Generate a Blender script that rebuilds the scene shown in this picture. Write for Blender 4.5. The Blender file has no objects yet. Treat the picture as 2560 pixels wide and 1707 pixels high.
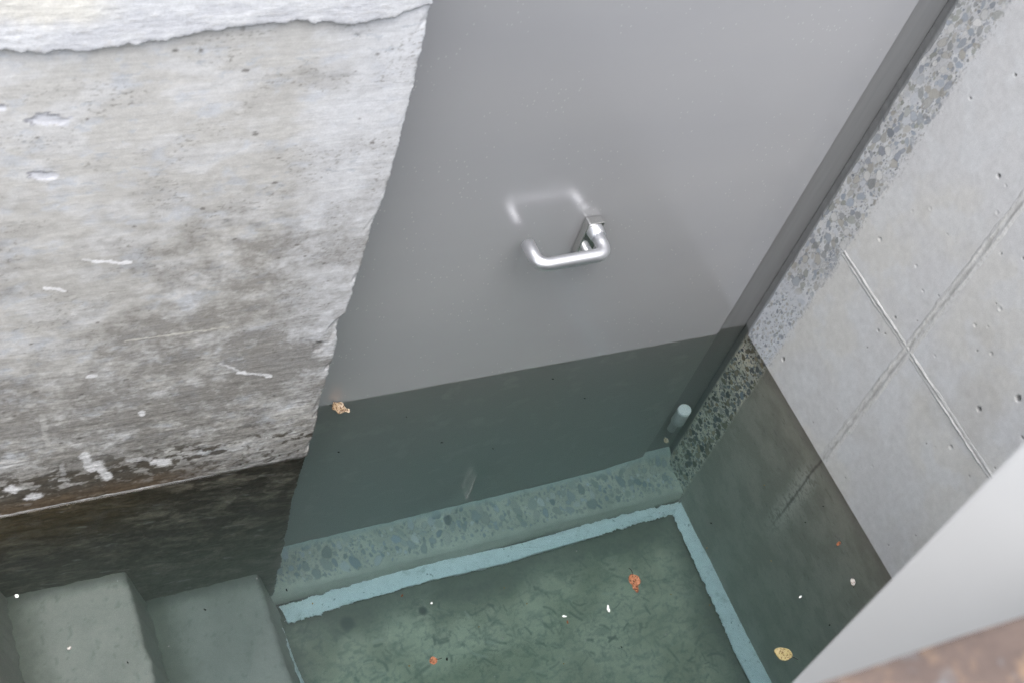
import bpy, bmesh, math, random
import numpy as np
from mathutils import Vector, Matrix

rng = np.random.RandomState(7)
random.seed(7)
sc = bpy.context.scene
R = math.radians

# ------------------------------------------------------------ camera, sky, sun, exposure
cam_d = bpy.data.cameras.new('camera')
cam = bpy.data.objects.new('camera', cam_d)
sc.collection.objects.link(cam)
cam.matrix_world = Matrix(((0.8890, 0.1520, -0.4313, -1.509),
                           (-0.3757, 0.7790, -0.5010, -1.158),
                           (0.2598, 0.6077, 0.7504, 1.825),
                           (0, 0, 0, 1)))
cam_d.sensor_width = 36.0
cam_d.lens = 49.2
cam_d.clip_start = 0.05
cam_d.clip_end = 500
cam_d.dof.use_dof = True
cam_d.dof.focus_distance = 2.25
cam_d.dof.aperture_fstop = 9.0
sc.camera = cam

SUN_EL, SUN_AZ = R(66), R(214)        # high soft sun behind the cloud, from the front left
world = bpy.data.worlds.new('World'); sc.world = world
world.use_nodes = True
wn = world.node_tree; wn.nodes.clear()
sky = wn.nodes.new('ShaderNodeTexSky'); sky.sky_type = 'NISHITA'
sky.sun_disc = False; sky.sun_elevation = SUN_EL; sky.sun_rotation = SUN_AZ
sky.air_density = 1.0; sky.dust_density = 2.5
hsv = wn.nodes.new('ShaderNodeHueSaturation'); hsv.inputs['Saturation'].default_value = 0.42
bg = wn.nodes.new('ShaderNodeBackground'); bg.inputs['Strength'].default_value = 0.15
wo = wn.nodes.new('ShaderNodeOutputWorld')
wn.links.new(sky.outputs[0], hsv.inputs['Color']); wn.links.new(hsv.outputs[0], bg.inputs[0])
wn.links.new(bg.outputs[0], wo.inputs[0])

sun_d = bpy.data.lights.new('sun', 'SUN'); sun_d.energy = 1.25; sun_d.angle = R(60)
sun_d.color = (1.0, 0.97, 0.93)
sun = bpy.data.objects.new('sun', sun_d); sc.collection.objects.link(sun)
sd = Vector((math.sin(SUN_AZ) * math.cos(SUN_EL), math.cos(SUN_AZ) * math.cos(SUN_EL), math.sin(SUN_EL)))
sun.rotation_euler = sd.to_track_quat('Z', 'Y').to_euler()

sc.view_settings.view_transform = 'Standard'
sc.view_settings.look = 'None'
sc.view_settings.exposure = 1.42
sc.view_settings.gamma = 1
sc.cycles.use_denoising = True
sc.cycles.denoising_prefilter = 'NONE'
sc.cycles.max_bounces = 14
sc.cycles.diffuse_bounces = 6
sc.cycles.glossy_bounces = 5
sc.cycles.transmission_bounces = 10
sc.cycles.volume_bounces = 1
sc.cycles.sample_clamp_indirect = 6
sc.cycles.blur_glossy = 0.6
sc.cycles.caustics_refractive = True
sc.cycles.caustics_reflective = False

# ------------------------------------------------------------ dimensions (metres, water level is z = 0)
FY = -0.086          # front face of the facade wall
JX = -0.881          # sawn right edge of the facade wall
FLOOR = -0.715
SILL = -0.655
GROUND = 0.42

# ------------------------------------------------------------ helpers
def link(o, parent=None):
    sc.collection.objects.link(o)
    if parent: o.parent = parent
    return o

def tag(o, label=None, cat=None, group=None, kind=None):
    if label: o['label'] = label; o['kind'] = 'thing'
    if cat: o['category'] = cat
    if group: o['group'] = group
    if kind: o['kind'] = kind
    return o

def empty(name, loc=(0, 0, 0)):
    o = bpy.data.objects.new(name, None); o.location = loc
    o.empty_display_size = 0.05
    return link(o)

def mesh_obj(name, verts, faces, mat, parent=None, smooth=True, col=None):
    """verts (n,3) array, faces: (m,4) array of quads or list of tuples"""
    me = bpy.data.meshes.new(name)
    verts = np.asarray(verts, np.float32)
    if isinstance(faces, np.ndarray):
        me.vertices.add(len(verts)); me.vertices.foreach_set('co', verts.ravel())
        m = len(faces)
        me.loops.add(m * 4); me.loops.foreach_set('vertex_index', faces.astype(np.int32).ravel())
        me.polygons.add(m)
        me.polygons.foreach_set('loop_start', np.arange(0, m * 4, 4, dtype=np.int32))
        me.update(calc_edges=True); me.validate()
    else:
        me.from_pydata([tuple(map(float, v)) for v in verts], [], faces)
    if smooth:
        me.polygons.foreach_set('use_smooth', [True] * len(me.polygons))
    if col is not None:
        a = me.color_attributes.new('Col', 'FLOAT_COLOR', 'POINT')
        c = np.ones((len(verts), 4), np.float32); c[:, :3] = col
        a.data.foreach_set('color', c.ravel())
    me.materials.append(mat)
    o = bpy.data.objects.new(name, me)
    if parent is not None and parent.type == 'EMPTY':
        o.location = -Vector(parent.location)
    elif parent is not None:
        o.location = -Vector(parent.matrix_basis.translation) if parent.parent is None else (0, 0, 0)
    return link(o, parent)

def bm_obj(name, bm, mat, parent=None, smooth=False):
    me = bpy.data.meshes.new(name); bmesh.ops.recalc_face_normals(bm, faces=bm.faces)
    bm.to_mesh(me); bm.free()
    if smooth: me.polygons.foreach_set('use_smooth', [True] * len(me.polygons))
    me.materials.append(mat)
    o = bpy.data.objects.new(name, me)
    if parent is not None and parent.type == 'EMPTY': o.location = -Vector(parent.location)
    return link(o, parent)

def box(bm, lo, hi, bev=0.0, seg=2):
    r = bmesh.ops.create_cube(bm, size=1.0)
    for v in r['verts']:
        v.co = Vector([(lo[i] + hi[i]) / 2 + v.co[i] * (hi[i] - lo[i]) for i in range(3)])
    if bev > 0:
        es = list({e for v in r['verts'] for e in v.link_edges})
        bmesh.ops.bevel(bm, geom=es, offset=bev, segments=seg, profile=0.6, affect='EDGES')
    return bm

def grid_faces(nu, nv, flip=False):
    i = np.arange(nu * nv).reshape(nv, nu)
    f = np.stack([i[:-1, :-1], i[:-1, 1:], i[1:, 1:], i[1:, :-1]], -1).reshape(-1, 4)
    return f[:, ::-1] if flip else f

def ss(a, b, x):
    t = np.clip((x - a) / (b - a), 0, 1); return t * t * (3 - 2 * t)

_tabs = {}
def vnoise(x, y, seed=0):
    """gradient noise, roughly 0..1"""
    if seed not in _tabs:
        th = np.random.RandomState(1000 + seed).rand(256, 256) * 2 * math.pi
        _tabs[seed] = (np.cos(th), np.sin(th))
    gx, gy = _tabs[seed]
    x, y = np.broadcast_arrays(np.asarray(x, float), np.asarray(y, float))
    xi = np.floor(x).astype(int); yi = np.floor(y).astype(int)
    fx = x - xi; fy = y - yi
    def g(i, j):
        a, b = (xi + i) & 255, (yi + j) & 255
        return gx[a, b] * (fx - i) + gy[a, b] * (fy - j)
    u = fx ** 3 * (fx * (fx * 6 - 15) + 10); v = fy ** 3 * (fy * (fy * 6 - 15) + 10)
    n = (g(0, 0) * (1 - u) + g(1, 0) * u) * (1 - v) + (g(0, 1) * (1 - u) + g(1, 1) * u) * v
    return .5 + .85 * n

def fbm(x, y, seed=0, octv=5, gain=0.5):
    s = 0; a = 1; n = 0
    for i in range(octv):
        s = s + a * vnoise(x * 2 ** i + 17.3 * i, y * 2 ** i + 9.1 * i, seed + i); n += a; a *= gain
    return s / n

def lerp(a, b, t):
    t = np.asarray(t)[..., None]; return a * (1 - t) + np.asarray(b) * t

def capsule(x, y, p, q, w):
    """soft mask of a stroke from p to q"""
    px, py = p; dx, dy = q[0] - px, q[1] - py
    l2 = dx * dx + dy * dy + 1e-12
    t = np.clip(((x - px) * dx + (y - py) * dy) / l2, 0, 1)
    d = np.hypot(x - px - t * dx, y - py - t * dy)
    return d / w

# ------------------------------------------------------------ materials
class NT:
    def __init__(self, name):
        self.m = bpy.data.materials.new(name); self.m.use_nodes = True
        self.t = self.m.node_tree; self.t.nodes.clear()
        self.out = self.n('ShaderNodeOutputMaterial')
        self.p = self.n('ShaderNodeBsdfPrincipled'); self.l(self.p.outputs[0], self.out.inputs[0])
        self.tc = self.n('ShaderNodeTexCoord').outputs['Object']
    def n(self, k, **kw):
        nd = self.t.nodes.new(k)
        for a, v in kw.items(): setattr(nd, a, v)
        return nd
    def l(self, a, b): self.t.links.new(a, b)
    def val(self, sock, v):
        if hasattr(v, 'is_linked'): self.l(v, sock)
        else: sock.default_value = v
    def mapping(self, scale=(1, 1, 1), loc=(0, 0, 0), rot=(0, 0, 0)):
        m = self.n('ShaderNodeMapping'); self.l(self.tc, m.inputs[0])
        m.inputs['Scale'].default_value = scale; m.inputs['Location'].default_value = loc
        m.inputs['Rotation'].default_value = rot
        return m.outputs[0]
    def noise(self, scale, detail=6, rough=0.55, vec=None, dist=0.0):
        n = self.n('ShaderNodeTexNoise'); self.l(vec or self.tc, n.inputs['Vector'])
        n.inputs['Scale'].default_value = scale; n.inputs['Detail'].default_value = detail
        n.inputs['Roughness'].default_value = rough; n.inputs['Distortion'].default_value = dist
        return n.outputs['Fac']
    def ramp(self, f, a, b, va=0.0, vb=1.0):
        r = self.n('ShaderNodeMapRange'); self.val(r.inputs[0], f)
        r.inputs[1].default_value = a; r.inputs[2].default_value = b
        r.inputs[3].default_value = va; r.inputs[4].default_value = vb
        return r.outputs[0]
    def math(self, op, a, b=0.0):
        m = self.n('ShaderNodeMath', operation=op); self.val(m.inputs[0], a); self.val(m.inputs[1], b)
        return m.outputs[0]
    def mix(self, f, a, b, mode='MIX'):
        m = self.n('ShaderNodeMix', data_type='RGBA', blend_type=mode)
        self.val(m.inputs[0], f)
        for s, v in ((m.inputs[6], a), (m.inputs[7], b)):
            if hasattr(v, 'is_linked'): self.l(v, s)
            else: s.default_value = (*v[:3], 1)
        return m.outputs[2]
    def grey(self, f):
        c = self.n('ShaderNodeCombineColor')
        for i in range(3): self.l(f, c.inputs[i])
        return c.outputs[0]
    def sep(self):
        s = self.n('ShaderNodeSeparateXYZ'); self.l(self.tc, s.inputs[0]); return s.outputs
    def attr(self, name='Col'):
        return self.n('ShaderNodeAttribute', attribute_name=name).outputs['Color']
    def bump(self, h, strength, dist=0.001, prev=None):
        b = self.n('ShaderNodeBump'); self.l(h, b.inputs['Height'])
        b.inputs['Strength'].default_value = strength; b.inputs['Distance'].default_value = dist
        if prev: self.l(prev, b.inputs['Normal'])
        return b.outputs[0]
    def done(self, color, rough=0.8, normal=None, spec=0.3, metal=0.0):
        if hasattr(color, 'is_linked'): self.l(color, self.p.inputs['Base Color'])
        else: self.p.inputs['Base Color'].default_value = (*color[:3], 1)
        self.val(self.p.inputs['Roughness'], rough)
        self.p.inputs['Specular IOR Level'].default_value = spec
        self.val(self.p.inputs['Metallic'], metal)
        if normal: self.l(normal, self.p.inputs['Normal'])
        return self.m

def mat_painted_concrete(name, streak=None, fine=0.16, bump=0.6, rough=0.85, grit=0.0):
    """base colour from the mesh's own stain map, plus fine grain"""
    t = NT(name); c = t.attr()
    g = t.noise(520, 5, 0.68); g2 = t.noise(90, 5, 0.6)
    f = t.math('ADD', t.ramp(g, 0.25, 0.75, 1 - fine, 1 + fine), t.ramp(g2, 0.25, 0.75, -fine * .6, fine * .6))
    h = t.math('ADD', t.math('MULTIPLY', g, 0.5), g2)
    if streak:
        s = t.noise(1.0, 4, 0.65, t.mapping(streak), 0.4)
        f = t.math('ADD', f, t.ramp(s, 0.3, 0.7, -fine * .6, fine * .6))
        h = t.math('ADD', h, t.math('MULTIPLY', s, 0.5))
    if grit:
        # rubbed, scratchy grain on the lower part of the wall
        z = t.sep()[2]
        low = t.ramp(z, 0.50, 0.12)
        d1 = t.noise(1.0, 4, 0.7, t.mapping((16, 16, 230), rot=(0, R(-52), 0)), 0.6)
        d2 = t.noise(1.0, 4, 0.7, t.mapping((24, 24, 260), rot=(0, R(-14), 0)), 0.6)
        k = t.math('ADD', t.ramp(d1, 0.3, 0.7, -grit, grit), t.ramp(d2, 0.3, 0.7, -grit, grit))
        k = t.math('ADD', k, t.ramp(t.noise(170, 6, 0.75), 0.3, 0.7, -grit, grit))
        f = t.math('ADD', f, t.math('MULTIPLY', k, low))
        h = t.math('ADD', h, t.math('MULTIPLY', k, low))
    col = t.mix(1.0, c, t.grey(f), 'MULTIPLY')
    return t.done(col, rough, t.bump(h, bump, 0.0016), 0.25)

M_FACADE = mat_painted_concrete('weathered_concrete', (9, 9, 430), 0.12, 0.18, grit=0.26)
M_LAYER = mat_painted_concrete('rough_pale_concrete', (24, 24, 520), 0.15, 0.35)
M_SIDE = mat_painted_concrete('formed_concrete', None, 0.11, 0.14, 0.8)
M_SILL = mat_painted_concrete('sawn_aggregate', None, 0.12, 0.5)
M_FLOOR = mat_painted_concrete('silty_floor', None, 0.14, 0.4)
M_STEP = mat_painted_concrete('silty_step', None, 0.12, 0.4)

def mat_simple_concrete(name, a, b, scale=6):
    t = NT(name); n = t.noise(scale, 8, 0.6); g = t.noise(260, 4, 0.6)
    col = t.mix(t.ramp(n, 0.3, 0.7), a, b)
    col = t.mix(1.0, col, t.grey(t.ramp(g, 0.2, 0.8, 0.88, 1.12)), 'MULTIPLY')
    return t.done(col, 0.85, t.bump(g, 0.4, 0.001), 0.25)
M_PLAIN = mat_simple_concrete('plain_concrete', (.40, .40, .39), (.52, .52, .51))
M_NEAR = mat_simple_concrete('parapet_concrete', (.34, .34, .33), (.46, .46, .45), 4)
M_BOARD = NT('pale_grey_board'); M_BOARD = M_BOARD.done(M_BOARD.mix(M_BOARD.ramp(M_BOARD.noise(5, 4, .5), .3, .7), (.56, .557, .55), (.60, .597, .59)), .7)

def mat_door():
    t = NT('satin_grey_metal')
    z = t.sep()[2]
    big = t.noise(1.0, 4, 0.5, t.mapping((1.5, 1, 5)))
    cloud = t.noise(16, 6, 0.6)
    col = t.mix(t.ramp(big, 0.3, 0.7), (.418, .424, .446), (.452, .455, .472))
    # dust specks and short scratches
    v = t.n('ShaderNodeTexVoronoi'); t.l(t.mapping((110, 110, 70), rot=(0, .5, 0)), v.inputs['Vector']); v.inputs['Scale'].default_value = 1.0
    sp = t.math('LESS_THAN', v.outputs['Distance'], 0.125)
    keep = t.math('GREATER_THAN', t.noise(9, 3, 0.5), 0.50)
    sp = t.math('MULTIPLY', t.math('MULTIPLY', sp, keep), 0.42)
    col = t.mix(sp, col, (.68, .68, .69))
    s2 = t.math('MULTIPLY', t.ramp(t.noise(1.0, 2, 0.5, t.mapping((260, 260, 30), rot=(0, .35, 0))), 0.72, 0.80), t.ramp(cloud, 0.48, 0.6))
        # limescale film on the flooded part, in loose patches
    wet = t.ramp(z, 0.001, -0.001)
    col = t.mix(wet, col, t.mix(t.ramp(cloud, 0.54, 0.72), (.235, .25, .24), (.31, .325, .31)))
    rough = t.math('ADD', t.ramp(cloud, 0.3, 0.7, 0.19, 0.23), t.math('MULTIPLY', wet, 0.2))
    metal = t.ramp(wet, 0, 1, 0.24, 0.06)
    return t.done(col, rough, t.bump(t.noise(7, 3, 0.5), 0.025, 0.02), 0.5, metal)
M_DOOR = mat_door()

def mat_frame():
    t = NT('dark_grey_frame_paint'); z = t.sep()[2]
    n = t.noise(1.0, 5, 0.6, t.mapping((90, 90, 5)))
    col = t.mix(t.ramp(n, 0.3, 0.7), (.215, .22, .226), (.24, .245, .25))
    col = t.mix(t.ramp(z, 0.001, -0.001), col, (.20, .21, .205))
    return t.done(col, 0.55, t.bump(n, 0.15, 0.001), 0.35)
M_FRAME = mat_frame()

def mat_metal(name, c, rough):
    t = NT(name); n = t.noise(600, 3, 0.5)
    return t.done(t.mix(t.ramp(n, .3, .7), [x * .93 for x in c], c), rough, t.bump(n, 0.05, 0.0003), 0.5, 1.0)
M_ALU = mat_metal('satin_aluminium', (.80, .81, .84), 0.46)
M_CHROME = mat_metal('worn_nickel', (.72, .72, .70), 0.22)

def mat_foam():
    t = NT('white_filler'); n = t.noise(55, 8, 0.65); g = t.noise(260, 4, 0.6)
    col = t.mix(t.ramp(n, 0.35, 0.62), (.86, .87, .87), (.93, .94, .94))
    col = t.mix(t.ramp(t.noise(34, 8, .72), 0.56, 0.68), col, (.62, .64, .62))
    col = t.mix(t.ramp(t.noise(95, 5, .6), 0.64, 0.70), col, (.30, .32, .31))
    return t.done(col, 0.8, t.bump(t.math('ADD', n, t.math('MULTIPLY', g, .3)), 0.8, 0.003), 0.3)
M_FOAM = mat_foam()

def mat_rust():
    t = NT('weathered_brown_coping'); n = t.noise(18, 8, 0.65, t.mapping((1, 2.2, 1))); n2 = t.noise(46, 6, 0.7)
    col = t.mix(t.ramp(n, 0.36, 0.62), (.095, .072, .063), (.14, .105, .088))
    col = t.mix(t.ramp(n2, 0.52, 0.7), col, (.21, .145, .10))
    col = t.mix(t.ramp(t.noise(30, 4, .5), 0.58, 0.66), col, (.15, .145, .145))
    return t.done(col, 0.85, t.bump(n2, 0.5, 0.003), 0.2)
M_RUST = mat_rust()

def mat_leaf(name, a, b, d):
    t = NT(name); n = t.noise(140, 5, 0.6); n2 = t.noise(420, 3, 0.6)
    col = t.mix(t.ramp(n, 0.35, 0.65), a, b)
    col = t.mix(t.ramp(n2, 0.53, 0.62), col, d)
    return t.done(col, 0.6, t.bump(n, 0.5, 0.001), 0.3)
M_ORANGE = mat_leaf('orange_brown_leaf', (.27, .10, .045), (.46, .215, .12), (.06, .024, .012))
M_TAN = mat_leaf('tan_leaf', (.45, .31, .17), (.66, .54, .42), (.13, .06, .025))
M_YELLOW = mat_leaf('yellow_leaf', (.44, .36, .15), (.58, .48, .26), (.16, .085, .02))
M_PALELEAF = mat_leaf('pale_flake', (.50, .47, .44), (.66, .64, .60), (.28, .22, .18))
M_STEM = mat_leaf('dark_stem', (.05, .04, .035), (.09, .07, .06), (.04, .03, .03))
M_WHITE = NT('white_fluff').done((.88, .88, .86), 0.7)
M_BLACK = NT('black_crumb').done((.012, .012, .011), 0.7)
M_CRUMB = NT('ochre_crumb').done((.42, .30, .12), 0.7)
M_PVC = mat_leaf('pale_grey_plastic', (.40, .41, .41), (.46, .47, .47), (.36, .38, .38))
M_CAP = mat_leaf('white_plastic', (.86, .87, .87), (.90, .90, .90), (.80, .82, .82))

def mat_water():
    m = bpy.data.materials.new('still_water'); m.use_nodes = True
    t = m.node_tree; t.nodes.clear()
    out = t.nodes.new('ShaderNodeOutputMaterial')
    g = t.nodes.new('ShaderNodeBsdfGlass'); g.inputs['IOR'].default_value = 1.33; g.inputs['Roughness'].default_value = 0.0
    tc = t.nodes.new('ShaderNodeTexCoord')
    n = t.nodes.new('ShaderNodeTexNoise'); n.inputs['Scale'].default_value = 9; n.inputs['Detail'].default_value = 2
    b = t.nodes.new('ShaderNodeBump'); b.inputs['Strength'].default_value = 0.06; b.inputs['Distance'].default_value = 0.01
    t.links.new(tc.outputs['Object'], n.inputs['Vector']); t.links.new(n.outputs['Fac'], b.inputs['Height'])
    t.links.new(b.outputs[0], g.inputs['Normal']); t.links.new(g.outputs[0], out.inputs['Surface'])
    a = t.nodes.new('ShaderNodeVolumeAbsorption'); a.inputs['Density'].default_value = 0.9
    a.inputs['Color'].default_value = (0.48, 0.85, 0.885, 1)
    s = t.nodes.new('ShaderNodeVolumeScatter'); s.inputs['Density'].default_value = 0.42
    s.inputs['Color'].default_value = (0.72, 0.80, 0.71, 1); s.inputs['Anisotropy'].default_value = 0.3
    ad = t.nodes.new('ShaderNodeAddShader')
    t.links.new(a.outputs[0], ad.inputs[0]); t.links.new(s.outputs[0], ad.inputs[1])
    t.links.new(ad.outputs[0], out.inputs['Volume'])
    return m
M_WATER = mat_water()

def mat_ground():
    t = NT('gravelly_earth'); n = t.noise(3, 8, .65); g = t.noise(60, 5, .6)
    return t.done(t.mix(t.ramp(n, .35, .65), (.16, .15, .12), (.26, .25, .22)), .95, t.bump(g, 1.0, .01), .2)
M_GROUND = mat_ground()

# ------------------------------------------------------------ pebbles of the sawn faces
def stamp_pebbles(U, V, col, n_big, n_mid, n_small, box_, seed, keep=None, elong=1.5, ang=0.0, rmax=0.010):
    """draws cut pebbles into a colour map on coordinates U (rows x cols), V; returns colour and pebble mask"""
    r = np.random.RandomState(seed)
    u0, u1, v0, v1 = box_
    pal = np.array([(.20, .22, .25), (.25, .27, .31), (.28, .29, .26), (.32, .31, .28), (.38, .365, .33), (.30, .34, .40),
                    (.47, .49, .52), (.36, .37, .35), (.56, .56, .55), (.22, .23, .23), (.27, .30, .34)])
    us = U[0]; vs = V[:, 0]
    placed = []
    mask = np.zeros(U.shape)
    for n, ra, rb in ((n_big, 0.0055, rmax), (n_mid, 0.0028, 0.0055), (n_small, 0.0010, 0.0026)):
        for _ in range(n):
            for _try in range(12):
                cu = r.uniform(u0, u1); cv = r.uniform(v0, v1); a = r.uniform(ra, rb) * r.uniform(.75, 1)
                if keep is None or keep(cu, cv, a):
                    if all((cu - p[0]) ** 2 + (cv - p[1]) ** 2 > (.82 * (a + p[2])) ** 2 for p in placed if abs(p[1] - cv) < .03): break
            else: continue
            placed.append((cu, cv, a))
            e = r.uniform(1.0, elong) ; th = ang + r.normal(0, .35)
            R2 = a * 1.7
            i0, i1 = np.searchsorted(us, cu - R2), np.searchsorted(us, cu + R2)
            j0, j1 = np.searchsorted(vs, cv - R2), np.searchsorted(vs, cv + R2)
            if i1 <= i0 or j1 <= j0: continue
            uu = U[j0:j1, i0:i1] - cu; vv = V[j0:j1, i0:i1] - cv
            c_, s_ = math.cos(th), math.sin(th)
            pu = (uu * c_ + vv * s_) * math.sqrt(e); pv = (-uu * s_ + vv * c_) / math.sqrt(e)
            phi = np.arctan2(pv, pu)
            k1, k2, k3 = r.uniform(0, 6.3, 3)
            rad = a * (1 + .10 * np.sin(2 * phi + k1) + .08 * np.sin(3 * phi + k2) + .05 * np.sin(5 * phi + k3))
            d = np.hypot(pu, pv) / rad
            m = 1 - ss(0.86, 1.06, d)
            c = pal[r.randint(len(pal))] * r.uniform(.85, 1.15)
            col[j0:j1, i0:i1] = lerp(col[j0:j1, i0:i1], c, m * r.uniform(.65, 1))
            rim = ss(.8, 1.0, d) * (1 - ss(1.0, 1.22, d)) * r.uniform(0, .35)
            col[j0:j1, i0:i1] *= (1 - rim)[..., None]
            mask[j0:j1, i0:i1] = np.maximum(mask[j0:j1, i0:i1], m)
    return col, mask

def coords(*segs):
    a = []
    for lo, hi, st in segs:
        a.append(np.linspace(lo, hi, max(2, int(round((hi - lo) / st)) + 1))[:-1])
    a.append(np.array([segs[-1][1]])); return np.concatenate(a)

# ------------------------------------------------------------ ground and floor
def ring(name, lo, hi, ilo, ihi, z, mat):
    xs = [lo[0], ilo[0], ihi[0], hi[0]]; ys = [lo[1], ilo[1], ihi[1], hi[1]]
    v = [(x, y, z) for y in ys for x in xs]
    f = [(j * 4 + i, j * 4 + i + 1, j * 4 + i + 5, j * 4 + i + 4) for j in range(3) for i in range(3) if not (i == 1 and j == 1)]
    return mesh_obj(name, v, f, mat, smooth=False)
tag(ring('ground', (-60, -60), (60, 60), (-2.05, -1.22), (0.15, 0.14), GROUND, M_GROUND), kind='structure')

def build_floor():
    x = coords((-1.0, 0.05, 0.002)); y = coords((-1.06, -0.62, .03), (-0.62, -0.06, .002))
    X, Y = np.meshgrid(x, y)
    n = fbm(X * 9, Y * 9, 1); n2 = fbm(X * 32 + 3 * n, Y * 32 + 2 * n, 11); n3 = fbm(X * 70, Y * 70, 21, 4)
    c = lerp(np.ones(X.shape + (3,)) * (.40, .37, .255), (.56, .515, .375), ss(.35, .65, n))
    # silt swirls and dark debris patches
    c = lerp(c, (.22, .22, .165), ss(.50, .70, fbm(X * 26 + 14 * Y, Y * 60 - 10 * X, 12, 5, .6)) * .55)
    lines = 1 - ss(.0, .035, np.abs(fbm(X * 20, Y * 20, 31, 4) - .5))
    c = lerp(c, (.12, .13, .11), lines * .38)
    c = lerp(c, (.10, .11, .10), ss(.62, .72, n3) * .4)
    fr = np.random.RandomState(77)
    for _ in range(750):                                   # decayed grass blades and needles lying in the silt
        fx, fy = fr.uniform(-.85, -.04), fr.uniform(-.6, -.14); L_ = fr.uniform(.006, .030) * (.6 + .8 * fr.rand()); a0 = fr.normal(-.7, .9); k0 = fr.normal(0, 16)
        if fbm(np.array(fx * 9), np.array(fy * 9), 90, 3) < fr.uniform(.38, .6): continue
        ts = np.linspace(-.5, .5, 7) * L_; px_ = fx + np.cos(a0 + k0 * ts) * ts; py_ = fy + np.sin(a0 + k0 * ts) * ts
        i0, i1 = np.searchsorted(x, fx - .03), np.searchsorted(x, fx + .03); j0, j1 = np.searchsorted(y, fy - .03), np.searchsorted(y, fy + .03)
        if i1 <= i0 or j1 <= j0: continue
        XX, YY = X[j0:j1, i0:i1], Y[j0:j1, i0:i1]; m = 9.0
        w_ = fr.uniform(.0006, .0026)
        for q in range(6): m = np.minimum(m, capsule(XX, YY, (px_[q], py_[q]), (px_[q + 1], py_[q + 1]), w_))
        c[j0:j1, i0:i1] = lerp(c[j0:j1, i0:i1], (.13, .13, .10) if fr.rand() < .75 else (.50, .48, .38), (1 - ss(.3, 2.0, m + 1.6 * (n3[j0:j1, i0:i1] - .5))) * fr.uniform(.25, .85))
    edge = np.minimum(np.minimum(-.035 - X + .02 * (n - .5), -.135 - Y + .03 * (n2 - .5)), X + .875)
    c = lerp(c, (.10, .105, .085), (1 - ss(-.0, .085, edge + .05 * (n - .5))) * .8)  # dark margin: gathered dirt and edge shade painted together
    for bx, by, br in ((-.745, -.155, .017), (-.60, -.17, .01)):
        c = lerp(c, (.055, .06, .055), (1 - ss(.5, 1.1, np.hypot(X - bx, Y - by) / br)) * .9)
    Z = FLOOR + .004 * (n - .5) + .0015 * n2
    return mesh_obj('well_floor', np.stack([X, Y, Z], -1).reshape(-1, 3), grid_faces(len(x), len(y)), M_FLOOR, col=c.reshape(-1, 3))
tag(build_floor(), kind='structure')

# ------------------------------------------------------------ water: closed body with a fine meniscus against the left wall
def build_water():
    x = coords((-2.0, -1.40, .05), (-1.40, -0.90, .02), (-0.90, -0.85, .004), (-.85, 0.0, .03), (0.0, .03, .03))
    y = coords((-1.04, -.14, .03), (-.14, -.112, .006), (-.112, -.082, .0007), (-.082, .03, .016))
    X, Y = np.meshgrid(x, y)
    d = np.clip(FY - Y, 0, 1)
    Z = .0020 * np.exp(-(d / .0030)) * (1 - .85 * ss(-1.05, -.95, X)) * (1 - ss(-.90, -.88, X)) * (Y < FY + .004)
    nx, ny = len(x), len(y)
    top = np.stack([X, Y, Z], -1).reshape(-1, 3)
    bot = top.copy(); bot[:, 2] = -.80
    v = np.concatenate([top, bot]); n = nx * ny
    f = [grid_faces(nx, ny), grid_faces(nx, ny, True) + n]
    i = np.arange(n).reshape(ny, nx)
    for e, fl in ((i[0], 0), (i[-1], 1), (i[:, 0], 1), (i[:, -1], 0)):
        q = np.stack([e[:-1], e[:-1] + n, e[1:] + n, e[1:]], -1)
        f.append(q[:, ::-1] if fl else q)
    # q order for the y-min side faces outward (-y)
    return mesh_obj('water', v, np.concatenate(f), M_WATER)
tag(build_water(), kind='structure')

# ------------------------------------------------------------ facade wall (left), with the sawn, chipped door jamb
def ragged(x):
    xp = [-2.2, -1.33, -1.238, -1.163, -1.088, -1.023, -.973, -.93, -.896, -.86]
    zp = [.868, .868, .864, .872, .883, .884, .876, .880, .890, .893]
    return np.interp(x, xp, zp) + .016 * (fbm(x * 26, x * 0 + 3.3, 41, 5, .75) - .5)

def jamb(z):
    zp = [-.9, -.57, -.42, -.19, -.075, .007, .083, .174, .248, .319, .362, .413, .534, .582, .673, .73, .785, .9, 1.7]
    xp = [-.872, -.872, -.874, -.887, -.884, -.8825, -.882, -.885, -.8815, -.885, -.882, -.879, -.878, -.873, -.872, -.874, -.875, -.881, -.881]
    chip = ss(.52, .8, fbm(z * 16, z * 0 + 1.7, 51, 3)) * (1.0 - .6 * ss(.3, .5, z)) * .005
    return np.interp(z, zp, xp) + .006 * (fbm(z * 60, z * 0 + 8.1, 61, 6, .72) - .5) - chip

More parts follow.
